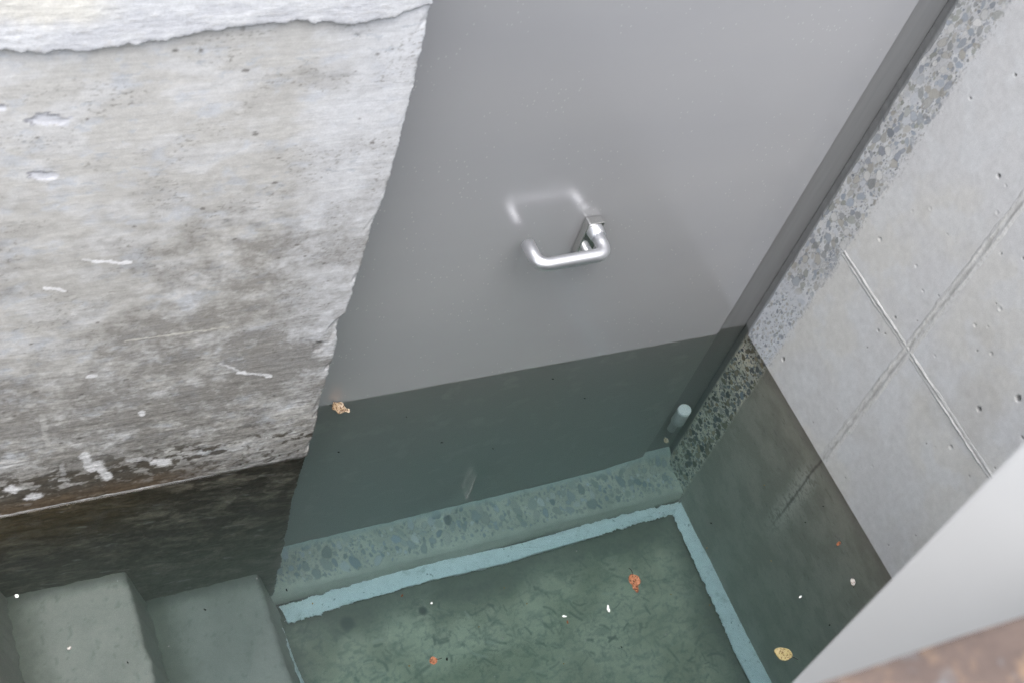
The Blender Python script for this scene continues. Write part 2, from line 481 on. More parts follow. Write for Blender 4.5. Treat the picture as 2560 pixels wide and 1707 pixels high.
def facade_colour(X, Z):
    n1 = fbm(X * 5, Z * 5, 3); n2 = fbm(X * 13, Z * 22, 7); n3 = fbm(X * 40, Z * 70, 13, 5, .6)
    st = fbm(X * 22, Z * 160, 23, 4, .6); hi = fbm(X * 120, Z * 170, 29, 4, .6)
    c = np.ones(X.shape + (3,)) * (.515, .508, .492)
    c = lerp(c, (.57, .57, .57), ss(.45, .62, n2))
    c = lerp(c, (.49, .52, .57), ss(.52, .66, .65 * fbm(X * 14 + 4, Z * 24, 17, 6, .65) + .35 * n3) * .6)          # bluish laitance
    right = ss(-1.03, -.93, X + .05 * (n1 - .5)) * ss(.12, .3, Z)
    c = lerp(c, (.62, .635, .67), right * .7)
    # bare blue-grey flaked spots
    flake = ss(.655, .70, fbm(X * 34, Z * 85, 33, 5, .6)) * ss(.50, .60, fbm(X * 7, Z * 9, 35))
    c = lerp(c, (.40, .43, .47), flake * .55)
    # grime: loose clouds that get denser towards the tide mark
    g = np.interp(Z, [-.1, .05, .2, .32, .45, .6, .75, .9], [1.3, 1.2, 1.05, .88, .66, .36, .15, .06])
    def blob(x, z, rx, rz, a): return a * np.exp(-((X - x) / rx) ** 2 - ((Z - z) / rz) ** 2)
    g = g + blob(-.965, .265, .055, .042, 1.1) + blob(-1.046, .53, .07, .05, .38) + blob(-1.0, .52, .04, .03, .25) \
        + blob(-1.16, .33, .10, .05, .12) + blob(-1.05, .77, .03, .03, .2) + blob(-.98, .80, .07, .02, .28) + blob(-1.33, .5, .03, .02, .3) \
        - blob(-1.30, .40, .09, .10, .4) - blob(-.93, .37, .05, .08, .35) - blob(-.99, .20, .03, .05, .25) - blob(-.92, .12, .06, .09, .55) - blob(-1.30, .12, .05, .06, .25) \
        - blob(-1.20, .46, .05, .05, .1) + blob(-1.05, .43, .07, .06, .22) + blob(-1.08, .18, .1, .05, .1)
    cl = fbm(X * 11 + .5 * n1, Z * 17, 43, 5, .55)
    dg = fbm(X * 30 + 18 * Z, Z * 34 - 8 * X, 47, 5, .62)
    d = np.clip(g * 1.0 + (cl - .5) * 2.0 * (.10 + g) + (dg - .5) * 1.9 * (g + .08) + (hi - .5) * 1.5 * (g + .05) - .14, 0, 1)
    c = lerp(c, (.200, .190, .175), d * .76)
    c *= (1 + (st - .5) * .10 + (hi - .5) * .20)[..., None]
    # mould freckles, drawn out sideways
    fr = ss(.58, .70, fbm(X * 120, Z * 260, 53, 4, .65)) * ss(.50, .66, cl + .10 * g)
    c = lerp(c, (.19, .18, .16), fr * .6)
    # tide zone: brown black spots, heavier to the left
    low = ss(.17, .01, Z) if False else 1 - ss(.01, .17, Z)
    left = 1 - ss(-1.18, -.98, X)
    sp = fbm(X * 42, Z * 70, 63, 5, .55)
    c = lerp(c, (.060, .050, .036), ss(.60 - .22 * low * (.30 + .70 * left), .65 - .22 * low * (.30 + .70 * left), (.5 * sp + .5 * n3)) * np.minimum(1, low * 1.6) * .88)
    br = (1 - ss(.012, .05, Z + .03 * (n3 - .5))) * (1 - ss(-1.12, -.98, X))
    c = lerp(c, (.115, .082, .052), br * .75)
    # salt crust right of it, down to the tide mark
    cr = (1 - ss(.0, .085, Z)) * ss(-1.12, -1.02, X) * ss(.42, .6, hi * .6 + n3 * .4)
    c = lerp(c, (.47, .47, .475), cr * .4)
    # white knocks and scratches
    w = .012 * (fbm(X * 60, Z * 60, 73, 3) - .5)
    def stroke(p, q, wd, a=1.0, colr=(.78, .78, .80)):
        nonlocal c
        m = 1 - ss(.55, 1.1, capsule(X + w * .5, Z + w * .5, p, q, wd) + (hi - .5) * 1.0)
        c = lerp(c, colr, m * a)
    stroke((-1.226, .533), (-1.184, .521), .0033); stroke((-1.238, .539), (-1.222, .534), .002, .6)
    stroke((-1.280, .497), (-1.258, .484), .0024, .85)
    stroke((-1.020, .259), (-.967, .236), .0036); stroke((-1.050, .287), (-1.022, .264), .0018, .7)
    stroke((-1.224, .121), (-1.212, .078), .008, .8); stroke((-1.206, .095), (-1.188, .048), .007, .8)
    stroke((-1.12, .067), (-1.106, .061), .010, .85)
    stroke((-1.295, .038), (-1.288, .036), .010); stroke((-1.324, .070), (-1.316, .064), .009)
    stroke((-1.15, .203), (-1.149, .196), .005, .9); stroke((-1.223, .307), (-1.216, .305), .004, .9)
    stroke((-1.281, .236), (-1.274, .163), .0045, .35, (.6, .6, .58)); stroke((-1.18, .369), (-1.045, .366), .0018, .55, (.7, .68, .62))
    stroke((-1.255, .105), (-1.25, .08), .004, .35); stroke((-1.16, .085), (-1.13, .078), .006, .5)
    for px, pz, pr in ((-1.276, .763, .0145), (-1.283, .684, .0115), (-1.326, .786, .007)):
        dd = np.hypot((X - px) / 1.25, (Z - pz) * 1.5 + .25 * (X - px)) / pr + (n3 - .5) * 2.2 + (hi - .5) * 1.2
        c = lerp(c, (.56, .57, .61), (1 - ss(.7, 1.0, dd)) * (.55 + .9 * hi))
        c = lerp(c, (.22, .22, .25), ss(.62, .9, dd) * (1 - ss(1.0, 1.2, dd)) * ss(-.3, .6, (Z - pz) / pr - .3 * (X - px) / pr) * .8)
    # a few dark pinholes
    pr_ = np.random.RandomState(5)
    for _ in range(46):
        hx, hz, hr = pr_.uniform(-1.34, -.89), pr_.uniform(.1, .86), pr_.uniform(.0012, .0032)
        m = 1 - ss(.5, 1.1, np.hypot((X - hx) / 1.6, Z - hz) / hr + (hi - .5))
        c = lerp(c, (.14, .13, .12), m * .8)
    # flooded part: dark slimy growth in sideways wisps
    uw = 1 - ss(-.0015, .0015, Z + .002 * (hi - .5))
    wsp = fbm(X * 17 + 1.2 * n2, (Z + .25 * X) * 26, 83, 6, .68); wl = fbm(X * 6, Z * 9, 91)
    a = lerp(np.ones(X.shape + (3,)) * (.050, .044, .034), (.25, .225, .18), ss(.42, .74, wsp) * (.45 + .4 * ss(.3, .7, wl)))
    a = lerp(a, (.20, .145, .075), (1 - ss(-.16, -.02, -Z - .05)) * 0)
    a = lerp(a, (.105, .075, .035), (1 - ss(.05, .22, -Z)) * (1 - ss(-1.25, -1.02, X)) * .6)
    a = lerp(a, (.16, .155, .13), ss(.18, .50, -Z) * .5)  # paler with depth: water haze painted into the growth's colour
    a = lerp(a, (.34, .34, .32), ss(.68, .80, fbm(X * 20, (Z + .25 * X) * 52, 97, 4)) * .45)
    c = lerp(c, a, uw)
    # thin dark line of slime just above the water near the jamb
    tl = (1 - ss(.0, .007 + .010 * n3, Z)) * ss(-.0, .002, Z) * ss(-1.0, -.95, X)
    c = lerp(c, (.07, .06, .05), tl * .9)
    sky_glint = ss(.0006, .0014, Z) * (1 - ss(.0022, .0036, Z + .0015 * (n3 - .5))) * (1 - ss(-1.06, -.99, X))  # bright waterline streak: sky glint of the meniscus painted onto the wall
    c = lerp(c, (.74, .74, .76), sky_glint * .95)
    sky_glint2 = ss(.0006, .0012, Z) * (1 - ss(.0020, .0030, Z)) * ss(-1.06, -.99, X)  # dimmer run of the painted glint towards the jamb
    c = lerp(c, (.45, .43, .40), sky_glint2 * .8)
    return c, n3, hi, cl

def build_facade():
    root = empty('facade_wall', (-1.2, FY, FLOOR))
    x = coords((-2.0, -1.38, .03), (-1.38, -.87, .0017)); z = coords((-.90, -.74, .04), (-.74, .91, .0017), (.91, 1.62, .05))
    X, Z = np.meshgrid(x, z)
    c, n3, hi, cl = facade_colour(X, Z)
    J = jamb(z)[:, None]
    k = ss(-1.02, -.87, X)
    Xd = X + (J + .87) * k
    e = np.clip(J - Xd, 0, 1)
    cz = ss(.50, .72, fbm(Z * 13 + 40 * e, Z * 9, 71, 4)) * (1 - .5 * ss(.3, .55, Z))
    chip = .0035 * np.exp(-(e / (.002 + .010 * cz)) ** 2) * (.15 + cz) * (.5 + n3)
    chip += .006 * .35 * (1 - ss(.6, 1.1, np.hypot(X + .898, (Z - .289) * .8) / .010 + (n3 - .5)))
    pit = 0
    for px, pz, pr in ((-1.276, .763, .0145), (-1.283, .684, .0115), (-1.326, .786, .007)):
        pit = pit + .0014 * (1 - ss(.3, 1.05, np.hypot((X - px) / 1.25, (Z - pz) * 1.5 + .25 * (X - px)) / pr + (n3 - .5) * 2.2))
    # a small lip where the crust ends over the water, right part
    lip = .003 * ss(.0, .006, Z + .006 * (n3 - .5)) * ss(-1.08, -.98, X) * (1 - ss(.02, .2, Z))
    under = (Z < 0) * (.006 * (fbm(X * 18, (Z + .25 * X) * 50, 83, 4) - .5))
    rough_low = .0022 * (fbm(X * 60, Z * 60, 87, 4) - .5) * (1 - ss(.0, .35, Z))
    Yd = FY + chip + pit - lip + under + rough_low + .0008 * (n3 - .5) + .002 * (fbm(X * 4, Z * 4, 88, 2) - .5)
    c = lerp(c, (.50, .50, .50), (1 - ss(.0, .016, e)) * cz * .6 * (Z > 0))
    nx, nz = len(x), len(z)
    v = np.stack([Xd, Yd, Z], -1).reshape(-1, 3); cc = c.reshape(-1, 3)
    f = [grid_faces(nx, nz)]
    # sawn face of the jamb
    i = np.arange(nx * nz).reshape(nz, nx)[:, -1]
    depth = [-.06, -.03, 0.0, .05, .14]
    prev = i; vs = [v]; cs = [cc]; base = nx * nz
    for q, dy in enumerate(depth):
        w = np.stack([J[:, 0] + .003 * (fbm(z * 60, z * 0 + q * 3.1, 77, 3) - .5), np.full(nz, dy), z], -1)
        ids = base + np.arange(nz); base += nz
        vs.append(w); cs.append(np.full((nz, 3), .42) * np.where(z[:, None] < 0, .35, 1))
        f.append(np.stack([prev[:-1], ids[:-1], ids[1:], prev[1:]], -1)); prev = ids
    # back, top and far end
    b = np.array([(-2.0, .14, -.9), (-2.0, .14, 1.62), (-.88, .14, 1.62), (-.88, .14, -.9), (-2.0, FY, -.9), (-2.0, FY, 1.62), (-.88, FY, 1.62)])
    vs.append(b); cs.append(np.full((7, 3), .45))
    f.append(np.array([(0, 1, 2, 3), (0, 4, 5, 1), (1, 5, 6, 2)]) + base)
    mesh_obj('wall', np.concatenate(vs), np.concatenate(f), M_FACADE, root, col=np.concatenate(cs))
    # thicker upper pour with its ragged lower lip
    xx = coords((-2.0, -1.38, .03), (-1.38, -.875, .0017)); s = coords((0, .06, .0017), (.06, .75, .06))
    XX, S_ = np.meshgrid(xx, s); ZZ = ragged(XX) + S_
    m1 = fbm(XX * 18, ZZ * 40, 101, 5, .6); m2 = fbm(XX * 60, ZZ * 190, 107, 4, .6)
    col = lerp(np.ones(XX.shape + (3,)) * (.56, .57, .60), (.63, .64, .66), ss(.4, .65, m1))
    col = lerp(col, (.50, .49, .48), ss(.60, .72, m2) * .5)
    col = lerp(col, (.74, .71, .62), ss(.03, .05, S_ + .01 * m1) * (1 - ss(-1.26, -1.2, XX)) * .6)
    col = lerp(col, (.45, .42, .38), (1 - ss(0, .002, S_)) * .4)
    thick = .0055 * (1 - ss(-.96, -.885, XX)) + .003
    YY = FY - thick * (.92 + .08 * ss(0, .004, S_)) - .0012 * (m1 - .5) - .0009 * m2
    XXd = np.where(XX > -.89, XX + (jamb(ZZ) + .875) * ss(-.89, -.875, XX), XX)
    v = np.stack([XXd, YY, ZZ], -1).reshape(-1, 3); n0 = len(v)
    nxx, nss = len(xx), len(s)
    lipv = np.stack([XXd[0], np.full(nxx, FY + .004), ZZ[0] + .001], -1)
    endv = np.stack([XXd[:, -1], np.full(nss, FY + .004), ZZ[:, -1]], -1)
    a = np.arange(nxx); l = n0 + a
    e0 = np.arange(nss) * nxx + nxx - 1; e1 = n0 + nxx + np.arange(nss)
    fs = [grid_faces(nxx, nss), np.stack([l[:-1], l[1:], a[1:], a[:-1]], -1), np.stack([e0[:-1], e1[:-1], e1[1:], e0[1:]], -1)]
    cv = np.concatenate([col.reshape(-1, 3), col[0] * .8, col[:, -1]])
    o = mesh_obj('upper_layer', np.concatenate([v, lipv, endv]), np.concatenate(fs), M_LAYER, root, col=cv)
    o['label'] = 'paler rougher top band of the wall with a ragged lower lip'
    # lintel over the door
    bm = bmesh.new(); box(bm, (-.884, FY + .002, 1.36), (.16, .138, 1.618)); bm_obj('lintel', bm, M_PLAIN, root)
    # sawn sill under the door with big cut pebbles
    x = coords((-.90, .004, .0016)); y = coords((-.0865, .03, .0016)); 
    X, Y = np.meshgrid(x, y)
    q = fbm(X * 20, Y * 20, 111)
    col = lerp(np.ones(X.shape + (3,)) * (.45, .435, .36), (.56, .54, .45), ss(.35, .62, q))
    col, mk = stamp_pebbles(X, Y, col, 85, 230, 600, (-.89, 0, -.080, .0), 3, lambda u, v, a: -.078 + a < v < -.002 - .5 * a, 1.9, 0.0, .013)
    col = lerp(col, (.40, .39, .33), (1 - ss(-.0865, -.076, Y + .004 * (q - .5))) * .8)
    col = lerp(col, (.42, .47, .45), ss(-.012, -.002, Y + .008 * (q - .5)) * .7)
    Zs = SILL + .003 * (q - .5) + .001 * mk + .022 * ss(-.20, -.02, X) * ss(-.032, .004, Y + .006 * (q - .5)) + .010 * ss(-.016, .004, Y + .014 * (fbm(X * 30, Y * 10, 119, 4) - .5))
    v = np.stack([X, Y + 0 * X, Zs], -1); v[0, :, 1] += .006 * (fbm(x * 30, x * 0, 117, 4) - .5)
    nx, ny = len(x), len(y); vv = v.reshape(-1, 3); n0 = len(vv)
    front = v[0].copy(); front[:, 2] = -.70; front[:, 1] -= .004
    a = np.arange(nx); l = n0 + a
    fs = np.concatenate([grid_faces(nx, ny), np.stack([l[:-1], l[1:], a[1:], a[:-1]], -1)])
    o = mesh_obj('sill', np.concatenate([vv, front]), fs, M_SILL, root, col=np.concatenate([col.reshape(-1, 3), np.full((nx, 3), (.45, .435, .37))]))
    o['label'] = 'sawn sill under the door showing cut pebbles under water'
    return root
tag(build_facade(), 'weathered stained concrete wall with a rough sawn edge on the door\'s left side', 'wall')

# ------------------------------------------------------------ side wall (right), sawn strip of pebbles beside the door, formwork seams
def build_side():
    root = empty('side_wall', (0, -.5, FLOOR))
    y = coords((-1.06, -.62, .02), (-.62, -.115, .0019), (-.115, -.009, .0009)); z = coords((-.90, -.74, .04), (-.74, .93, .0017), (.93, 1.5, .05))
    Y, Z = np.meshgrid(y, z)
    n1 = fbm(Y * 5, Z * 5, 121); n2 = fbm(Y * 14, Z * 14, 127); n3 = fbm(Y * 50, Z * 50, 131, 5, .6); hi = fbm(Y * 150, Z * 150, 137, 3)
    c = np.ones(Y.shape + (3,)) * (.57, .572, .58)
    c = lerp(c, (.585, .58, .565), ss(.42, .62, n1))
    c = lerp(c, (.60, .61, .625), ss(.48, .64, n2) * .6)
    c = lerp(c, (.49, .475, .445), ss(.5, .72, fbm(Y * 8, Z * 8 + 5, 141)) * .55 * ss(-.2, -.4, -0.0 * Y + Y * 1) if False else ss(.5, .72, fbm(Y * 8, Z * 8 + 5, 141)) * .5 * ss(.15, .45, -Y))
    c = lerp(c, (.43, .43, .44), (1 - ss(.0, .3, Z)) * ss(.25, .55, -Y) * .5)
    c *= (1 + (n3 - .5) * .18)[..., None]
    # sawn strip
    bord = -.089 + .010 * (n3 - .5) + .006 * (n2 - .5)
    strip = ss(-.004, .003, Y - bord)
    base = lerp(np.ones(Y.shape + (3,)) * (.49, .495, .505), (.57, .58, .595), ss(.4, .6, n2))
    base = lerp(base, (.56, .585, .63), (1 - ss(.10, .22, Z + .04 * (n2 - .5))) * .8)
    base *= (1 + (hi - .5) * .5 * ss(.45, .6, n3))[..., None]
    b0 = base.copy()
    base, mk = stamp_pebbles(Y, Z, base, 270, 600, 1700, (-.094, -.011, -.72, .93), 5,
                             lambda u, v, a: u - .8 * a > -.093 and u + .6 * a < -.010 and (v > .17 or v < 0 or a < .004) and (a > .0028 or u < -.035 or np.random.rand() < .6), 1.9, .25, .0105)
    base = np.where((Z > 0)[..., None], base * .90 + b0 * .10, base)
    smooth = (1 - ss(.0, .022, np.abs(Z - .165 + .3 * (Y + .05)))) * .6
    base = lerp(base, (.55, .57, .61), smooth)
    crumbs = ss(.55, .68, hi) * (1 - ss(.0, .014, np.abs(Y - bord - .001)))
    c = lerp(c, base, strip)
    c = lerp(c, (.62, .62, .63), crumbs * .5)
    c = lerp(c, (.30, .30, .30), ss(.60, .70, fbm(Y * 190, Z * 150, 143, 3)) * (1 - ss(.0, .012, np.abs(Y - bord + .002))) * .55)
    # broken corner where the seam meets the strip
    brk = 1 - ss(.5, 1.1, np.hypot((Y + .077) / .020, (Z - .285) / .035) + (n3 - .5))
    c = lerp(c, (.24, .26, .29), brk * .6 * (hi > .48))
    # air bubbles and dark pits
    X = 0 * Y
    r = np.random.RandomState(9)
    for _ in range(90):
        hy, hz = r.uniform(-.6, -.1), r.uniform(-.6, .92); hr = r.choice([.0014, .0018, .0024, .0035], p=[.5, .25, .17, .08])
        j0, j1 = np.searchsorted(z, hz - .012), np.searchsorted(z, hz + .012); i0, i1 = np.searchsorted(y, hy - .012), np.searchsorted(y, hy + .012)
        yy, zz = Y[j0:j1, i0:i1] - hy, Z[j0:j1, i0:i1] - hz
        d = np.hypot(yy * r.uniform(.7, 1.2), zz) / hr + (hi[j0:j1, i0:i1] - .5)
        m = 1 - ss(.6, 1.15, d)
        if r.rand() < .6: c[j0:j1, i0:i1] = lerp(c[j0:j1, i0:i1], (.15, .15, .145), m * .8)
        X[j0:j1, i0:i1] += .0016 * m
    for _ in range(12):                                   # round blisters with a rim
        hy, hz, hr = r.uniform(-.52, -.10), r.uniform(-.3, .8), r.uniform(.0035, .0065)
        j0, j1 = np.searchsorted(z, hz - .02), np.searchsorted(z, hz + .02); i0, i1 = np.searchsorted(y, hy - .02), np.searchsorted(y, hy + .02)
        d = np.hypot(Y[j0:j1, i0:i1] - hy, Z[j0:j1, i0:i1] - hz) / hr
        X[j0:j1, i0:i1] += .0005 * (1 - ss(.55, .8, d)) - .0005 * ss(.6, .9, d) * (1 - ss(.95, 1.3, d))
    for hy, hz, hr in ((-.238, .655, .004), (-.484, .45, .0065), (-.45, .375, .004), (-.109, .051, .006), (-.318, .577, .003)):
        d = np.hypot((Y - hy) * 1.3, Z - hz) / hr + (n3 - .5) * 1.6
        X += .003 * (1 - ss(.5, 1.0, d)); c = lerp(c, (.13, .13, .125), (1 - ss(.5, .9, d)) * .8)
    # flooded part: grey green slime film
    uw = 1 - ss(-.001, .001, Z)
    film = lerp(np.ones(Y.shape + (3,)) * (.335, .315, .265), (.415, .39, .335), ss(.35, .65, n2))
    film = film * (.90 + .14 * n3)[..., None]
    pebb = np.clip(c / np.array((.56, .57, .59)), .3, 1.15)
    wet_strip = film * 1.15 * np.minimum(pebb / .80, 1.25) ** 2.6
    film = lerp(film, wet_strip, strip)
    film = lerp(film, (.15, .14, .125), (1 - ss(.0, .05, -Z)) * .4)
    film = lerp(film, (.15, .145, .13), ss(.62, .75, fbm(Y * 40, Z * 90, 149, 5, .65)) * .4)
    sm = np.abs(Y + .297 - .01 * (n1 - .5))
    film = lerp(film, (.60, .58, .52), (1 - ss(.006, .036, sm + .03 * (n3 - .5))) * ss(.40, .54, .6 * n3 + .4 * hi) * ss(.03, .10, -Z) * (1 - ss(.26, .42, -Z)) * .9)
    film = lerp(film, (.14, .12, .105), (1 - ss(.0, .0045, sm + .004 * (n3 - .5))) * (1 - ss(.20, .42, -Z)) * .85)
    c = lerp(c, film, uw)
    X += -.0008 * (n3 - .5) * strip - .0016 * mk * strip * 0 + .003 * (1 - ss(0, .006, Y - bord)) * strip * 0 + .0003 * (hi - .5)
    X += .0022 * ss(.0, .010, bord + .006 - Y) * ss(-.115, -.10, Y) * 0
    # ragged mortar edge next to the frame
    ed = -.0105 + .006 * (fbm(z * 28, z * 0 + 2.2, 151, 4, .6) - .5) - .004 * ss(.55, .75, fbm(z * 9, z * 0 + 5, 157, 3))
    Yd = Y + (ed[:, None] + .009) * ss(-.04, -.009, Y)
    X += .003 * ss(-.004, -.0, Yd - ed[:, None]) ** 2
    ny, nz = len(y), len(z)
    v = np.stack([X, Yd, Z], -1).reshape(-1, 3); cc = c.reshape(-1, 3)
    vs = [v]; cs = [cc]; f = [grid_faces(ny, nz, True)]
    prev = np.arange(ny * nz).reshape(nz, ny)[:, -1]; base_i = ny * nz
    wob = .002 * (fbm(z * 40, z * 0, 161, 3) - .5)
    ret = lerp(np.full((nz, 3), (.235, .24, .243)), (.20, .21, .205), (z < 0) * 1.0)
    for px, py in ((.006, -.004), (.0095, .004), (.0115, .030), (.012, .14)):
        w = np.stack([np.full(nz, px) + wob, np.full(nz, py) + wob, z], -1)
        ids = base_i + np.arange(nz); base_i += nz
        vs.append(w); cs.append(ret); f.append(np.stack([prev[:-1], prev[1:], ids[1:], ids[:-1]], -1)); prev = ids
    b = np.array([(.2, -1.06, -.9), (.2, -1.06, 1.5), (.2, .14, 1.5), (.2, .14, -.9), (0, -1.06, 1.5), (.012, .14, 1.5), (.012, .14, -.9)])
    vs.append(b); cs.append(np.full((7, 3), .46))
    f.append(np.array([(0, 3, 2, 1), (1, 2, 5, 4), (2, 3, 6, 5)]) + base_i)
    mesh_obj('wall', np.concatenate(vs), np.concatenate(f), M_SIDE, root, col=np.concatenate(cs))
    # raised formwork seams
    def seam(p0, p1, width, height, seed, side, wet=None):
        L = math.hypot(p1[0] - p0[0], p1[1] - p0[1]); n = int(L / .0018); m = 13
        t = np.linspace(0, 1, n)[:, None]; u = np.linspace(-1, 1, m)[None, :]
        A = t * L
        wv = width * (.75 + .6 * fbm(A * 25, A * 0 + 1, seed, 3))
        off = .0025 * (fbm(A * 14, A * 0 + 7, seed + 3, 3) - .5)
        prof = np.maximum(np.exp(-((u - .42) / .20) ** 2) * (.5 + fbm(A * 45, A * 0 + 2, seed + 5, 4)),
                          np.exp(-((u + .42) / .22) ** 2) * (.4 + fbm(A * 50, A * 0 + 4, seed + 7, 4)))
        rag = fbm(A * 70 + 0 * u, u * 3 + 3, seed + 9, 5, .7)
        h = height * (prof * (.1 + 1.8 * rag) * (.25 + 1.1 * ss(.38, .62, fbm(A * 11 + 0 * u, 0 * A + u, seed + 31, 3))) + .6 * (rag - .4)) - .0012 * (np.abs(u) > .93)
        dy, dz = (p1[0] - p0[0]) / L, (p1[1] - p0[1]) / L
        YY = p0[0] + dy * A - dz * (u * wv + off); ZZ = p0[1] + dz * A + dy * (u * wv + off)
        colr = lerp(np.ones(YY.shape + (3,)) * (.55, .55, .55), (.66, .655, .63), np.clip(prof * rag * 1.3, 0, 1) * ss(.35, .6, fbm(A * 18 + 0 * u, u * 2, seed + 21, 3)))
        dirt = np.exp(-(u / .25) ** 2) * ss(.35, .6, fbm(A * 30 + 0 * u, u * 2, seed + 11, 3))
        colr = lerp(colr, (.24, .23, .215), dirt * .5)
        fl_ = ss(.58, .70, fbm(A * 160 + 0 * u, u * 5 + 1, seed + 15, 3)); colr = lerp(colr, (.27, .265, .25), fl_ * .3)
        colr = lerp(colr, (.57, .57, .575), ss(.72, 1.0, np.abs(u) + 0 * A))
        fl = grid_faces(m, n, side)
        return np.stack([-h, YY, ZZ], -1).reshape(-1, 3), fl, colr.reshape(-1, 3)
    for k, (p0, p1, w, h, sd_) in enumerate((((-.089, .318), (-1.0, .317), .0075, .0012, 171), ((-.290, 1.49), (-.296, .004), .0120, .0013, 181))):
        v, f, cl_ = seam(p0, p1, w, h, sd_, True)
        o = mesh_obj('formwork_seam', v, f, M_SIDE, root, col=cl_)
        o['label'] = ['raised formwork seam running level along the wall', 'raised formwork seam running straight down the wall'][k]
    return root
tag(build_side(), 'pale smooth concrete wall with crossing formwork seams and a pebbly sawn strip', 'wall')

# ------------------------------------------------------------ parapet with brown coping, grey upright board
par = empty('parapet_wall', (-1.0, -1.12, 0))
bm = bmesh.new(); box(bm, (-2.0, -1.22, -.9), (.199, -1.03, 1.255)); bm_obj('wall', bm, M_NEAR, par)
bm = bmesh.new(); box(bm, (-2.0, -1.26, 1.2555), (-.30, -1.0145, 1.30), .004)
bmesh.ops.subdivide_edges(bm, edges=[e for e in bm.edges if e.calc_length() > .5], cuts=60)
for v in bm.verts: v.co.y += .0035 * (float(fbm(np.array(v.co.x * 20), np.array(v.co.z * 5), 191, 4)) - .5)
bm_obj('coping', bm, M_RUST, par)
tag(par, 'out-of-focus parapet with a weathered brown coping across the bottom right corner', 'parapet')

bm = bmesh.new(); box(bm, (-.928, -1.0, .55), (-.45, -.9175, 1.42), .003)
o = bm_obj('grey_board', bm, M_BOARD)
tag(o, 'pale grey upright board, blurred, standing behind the brown coping', 'board')

# ------------------------------------------------------------ staircase
def build_stairs():
    root = empty('staircase', (-1.2, -.5, FLOOR))
    # (nosing x, tread z, back x)
    rows = [(-.912, -.515, -1.105), (-1.147, -.345, -1.335), (-1.372, -.172, -1.56), (-1.592, .01, -1.78), (-1.80, .18, -1.96), (-1.98, .35, -2.05)]
    for k, (nx, tz, bx) in enumerate(rows):
        lower = FLOOR if k == 0 else rows[k - 1][1]
        foot = nx + (.052 if k == 0 else .040)
        y = coords((-1.04, -.55, .03), (-.55, FY + .01, .004))
        t = np.concatenate([np.linspace(bx - .03, nx - .012, 50), nx - .012 + .012 * np.sin(np.linspace(0, 1.4, 7))[1:], np.linspace(nx + .002, foot, 16), [foot, ]])
        zz = np.concatenate([np.full(50, tz), tz - .010 * (1 - np.cos(np.linspace(0, 1.4, 7)))[1:], np.linspace(tz - .014, lower - .004, 16), [lower - .05]])
        m = len(t)
        T, Y = np.meshgrid(t, y); Zg = np.broadcast_to(zz, T.shape).copy()
        nn = fbm(Y * 26, T * 6, 201 + k * 3, 4, .6); q = fbm(T * 12, Y * 12, 211 + k, 5); q2 = fbm(T * 50, Y * 50, 221 + k, 4)
        edge = ss(nx - .08, nx, T)
        T2 = T + edge * (.012 * (nn - .5) + .006 * (fbm(Y * 90, T * 0, 231, 3) - .5) + .010 * (FY - Y) * 0)
        Zg = Zg + .003 * (q - .5)
        c = lerp(np.ones(T.shape + (3,)) * (.385, .355, .31), (.44, .405, .355), ss(.35, .65, q))
        c *= (.80 if k == 0 else 1.0)
        c = lerp(c, (.20, .20, .165), ss(.64, .72, fbm(T * 90, Y * 60, 241 + k, 4)) * .5)
        c = lerp(c, (.17, .17, .13), (1 - ss(.0, .06, T - bx + .04 * (q2 - .5))) * .7)      # corner shade at the next riser's foot, painted into the tread
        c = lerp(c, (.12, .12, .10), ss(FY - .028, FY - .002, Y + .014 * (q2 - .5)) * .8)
        riser = ss(nx - .004, nx + .006, T)
        c = lerp(c, (.36, .335, .29), riser * .75)
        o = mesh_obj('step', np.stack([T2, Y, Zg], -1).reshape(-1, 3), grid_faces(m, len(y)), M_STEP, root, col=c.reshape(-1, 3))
    return root
tag(build_stairs(), 'concrete steps going down into the water along the stained wall', 'stairs')

# ------------------------------------------------------------ door frame and door
def strip_box(bm, lo, hi): box(bm, lo, hi, .0015, 1)
bm = bmesh.new()
box(bm, (-.10, .009, SILL + .002), (.0085, .10, 1.358), .002)                 # lock side post
box(bm, (-.97, .009, SILL + .002), (-.865, .10, 1.358), .002)                 # hinge side post, hidden
box(bm, (-.8645, .009, 1.26), (-.1005, .10, 1.357), .002)
o = bm_obj('door_frame', bm, M_FRAME)
tag(o, 'dark grey metal door frame post between the door leaf and the pebbly strip', 'door frame')

door = empty('metal_door', (-.48, 0, SILL))
bm = bmesh.new(); box(bm, (-.92, 0.0, SILL + .003), (-.0605, .0085, 1.30), .0012, 2); bm_obj('door_leaf', bm, M_DOOR, door)
tag(door, 'plain grey metal door standing half under water', 'door')

def tube(pts, rad, n=24, cap=True):
    """smooth tube along a list of points"""
    pts = [Vector(p) for p in pts]; vs = []; fs = []
    tang = [(pts[min(i + 1, len(pts) - 1)] - pts[max(i - 1, 0)]).normalized() for i in range(len(pts))]
    up = Vector((0, 0, 1))
    if abs(tang[0].dot(up)) > .9: up = Vector((1, 0, 0))
    side = tang[0].cross(up).normalized()
    for i, p in enumerate(pts):
        side = (side - tang[i] * side.dot(tang[i])).normalized(); w = side.cross(tang[i])
        r = rad[i] if isinstance(rad, (list, tuple)) else rad
        for k in range(n):
            a = 2 * math.pi * k / n; vs.append(p + (side * math.cos(a) + w * math.sin(a)) * r)
    for i in range(len(pts) - 1):
        for k in range(n):
            fs.append((i * n + k, i * n + (k + 1) % n, (i + 1) * n + (k + 1) % n, (i + 1) * n + k))
    if cap:
        fs.append(tuple(range(n))[::-1]); fs.append(tuple((len(pts) - 1) * n + k for k in range(n)))
    return vs, fs

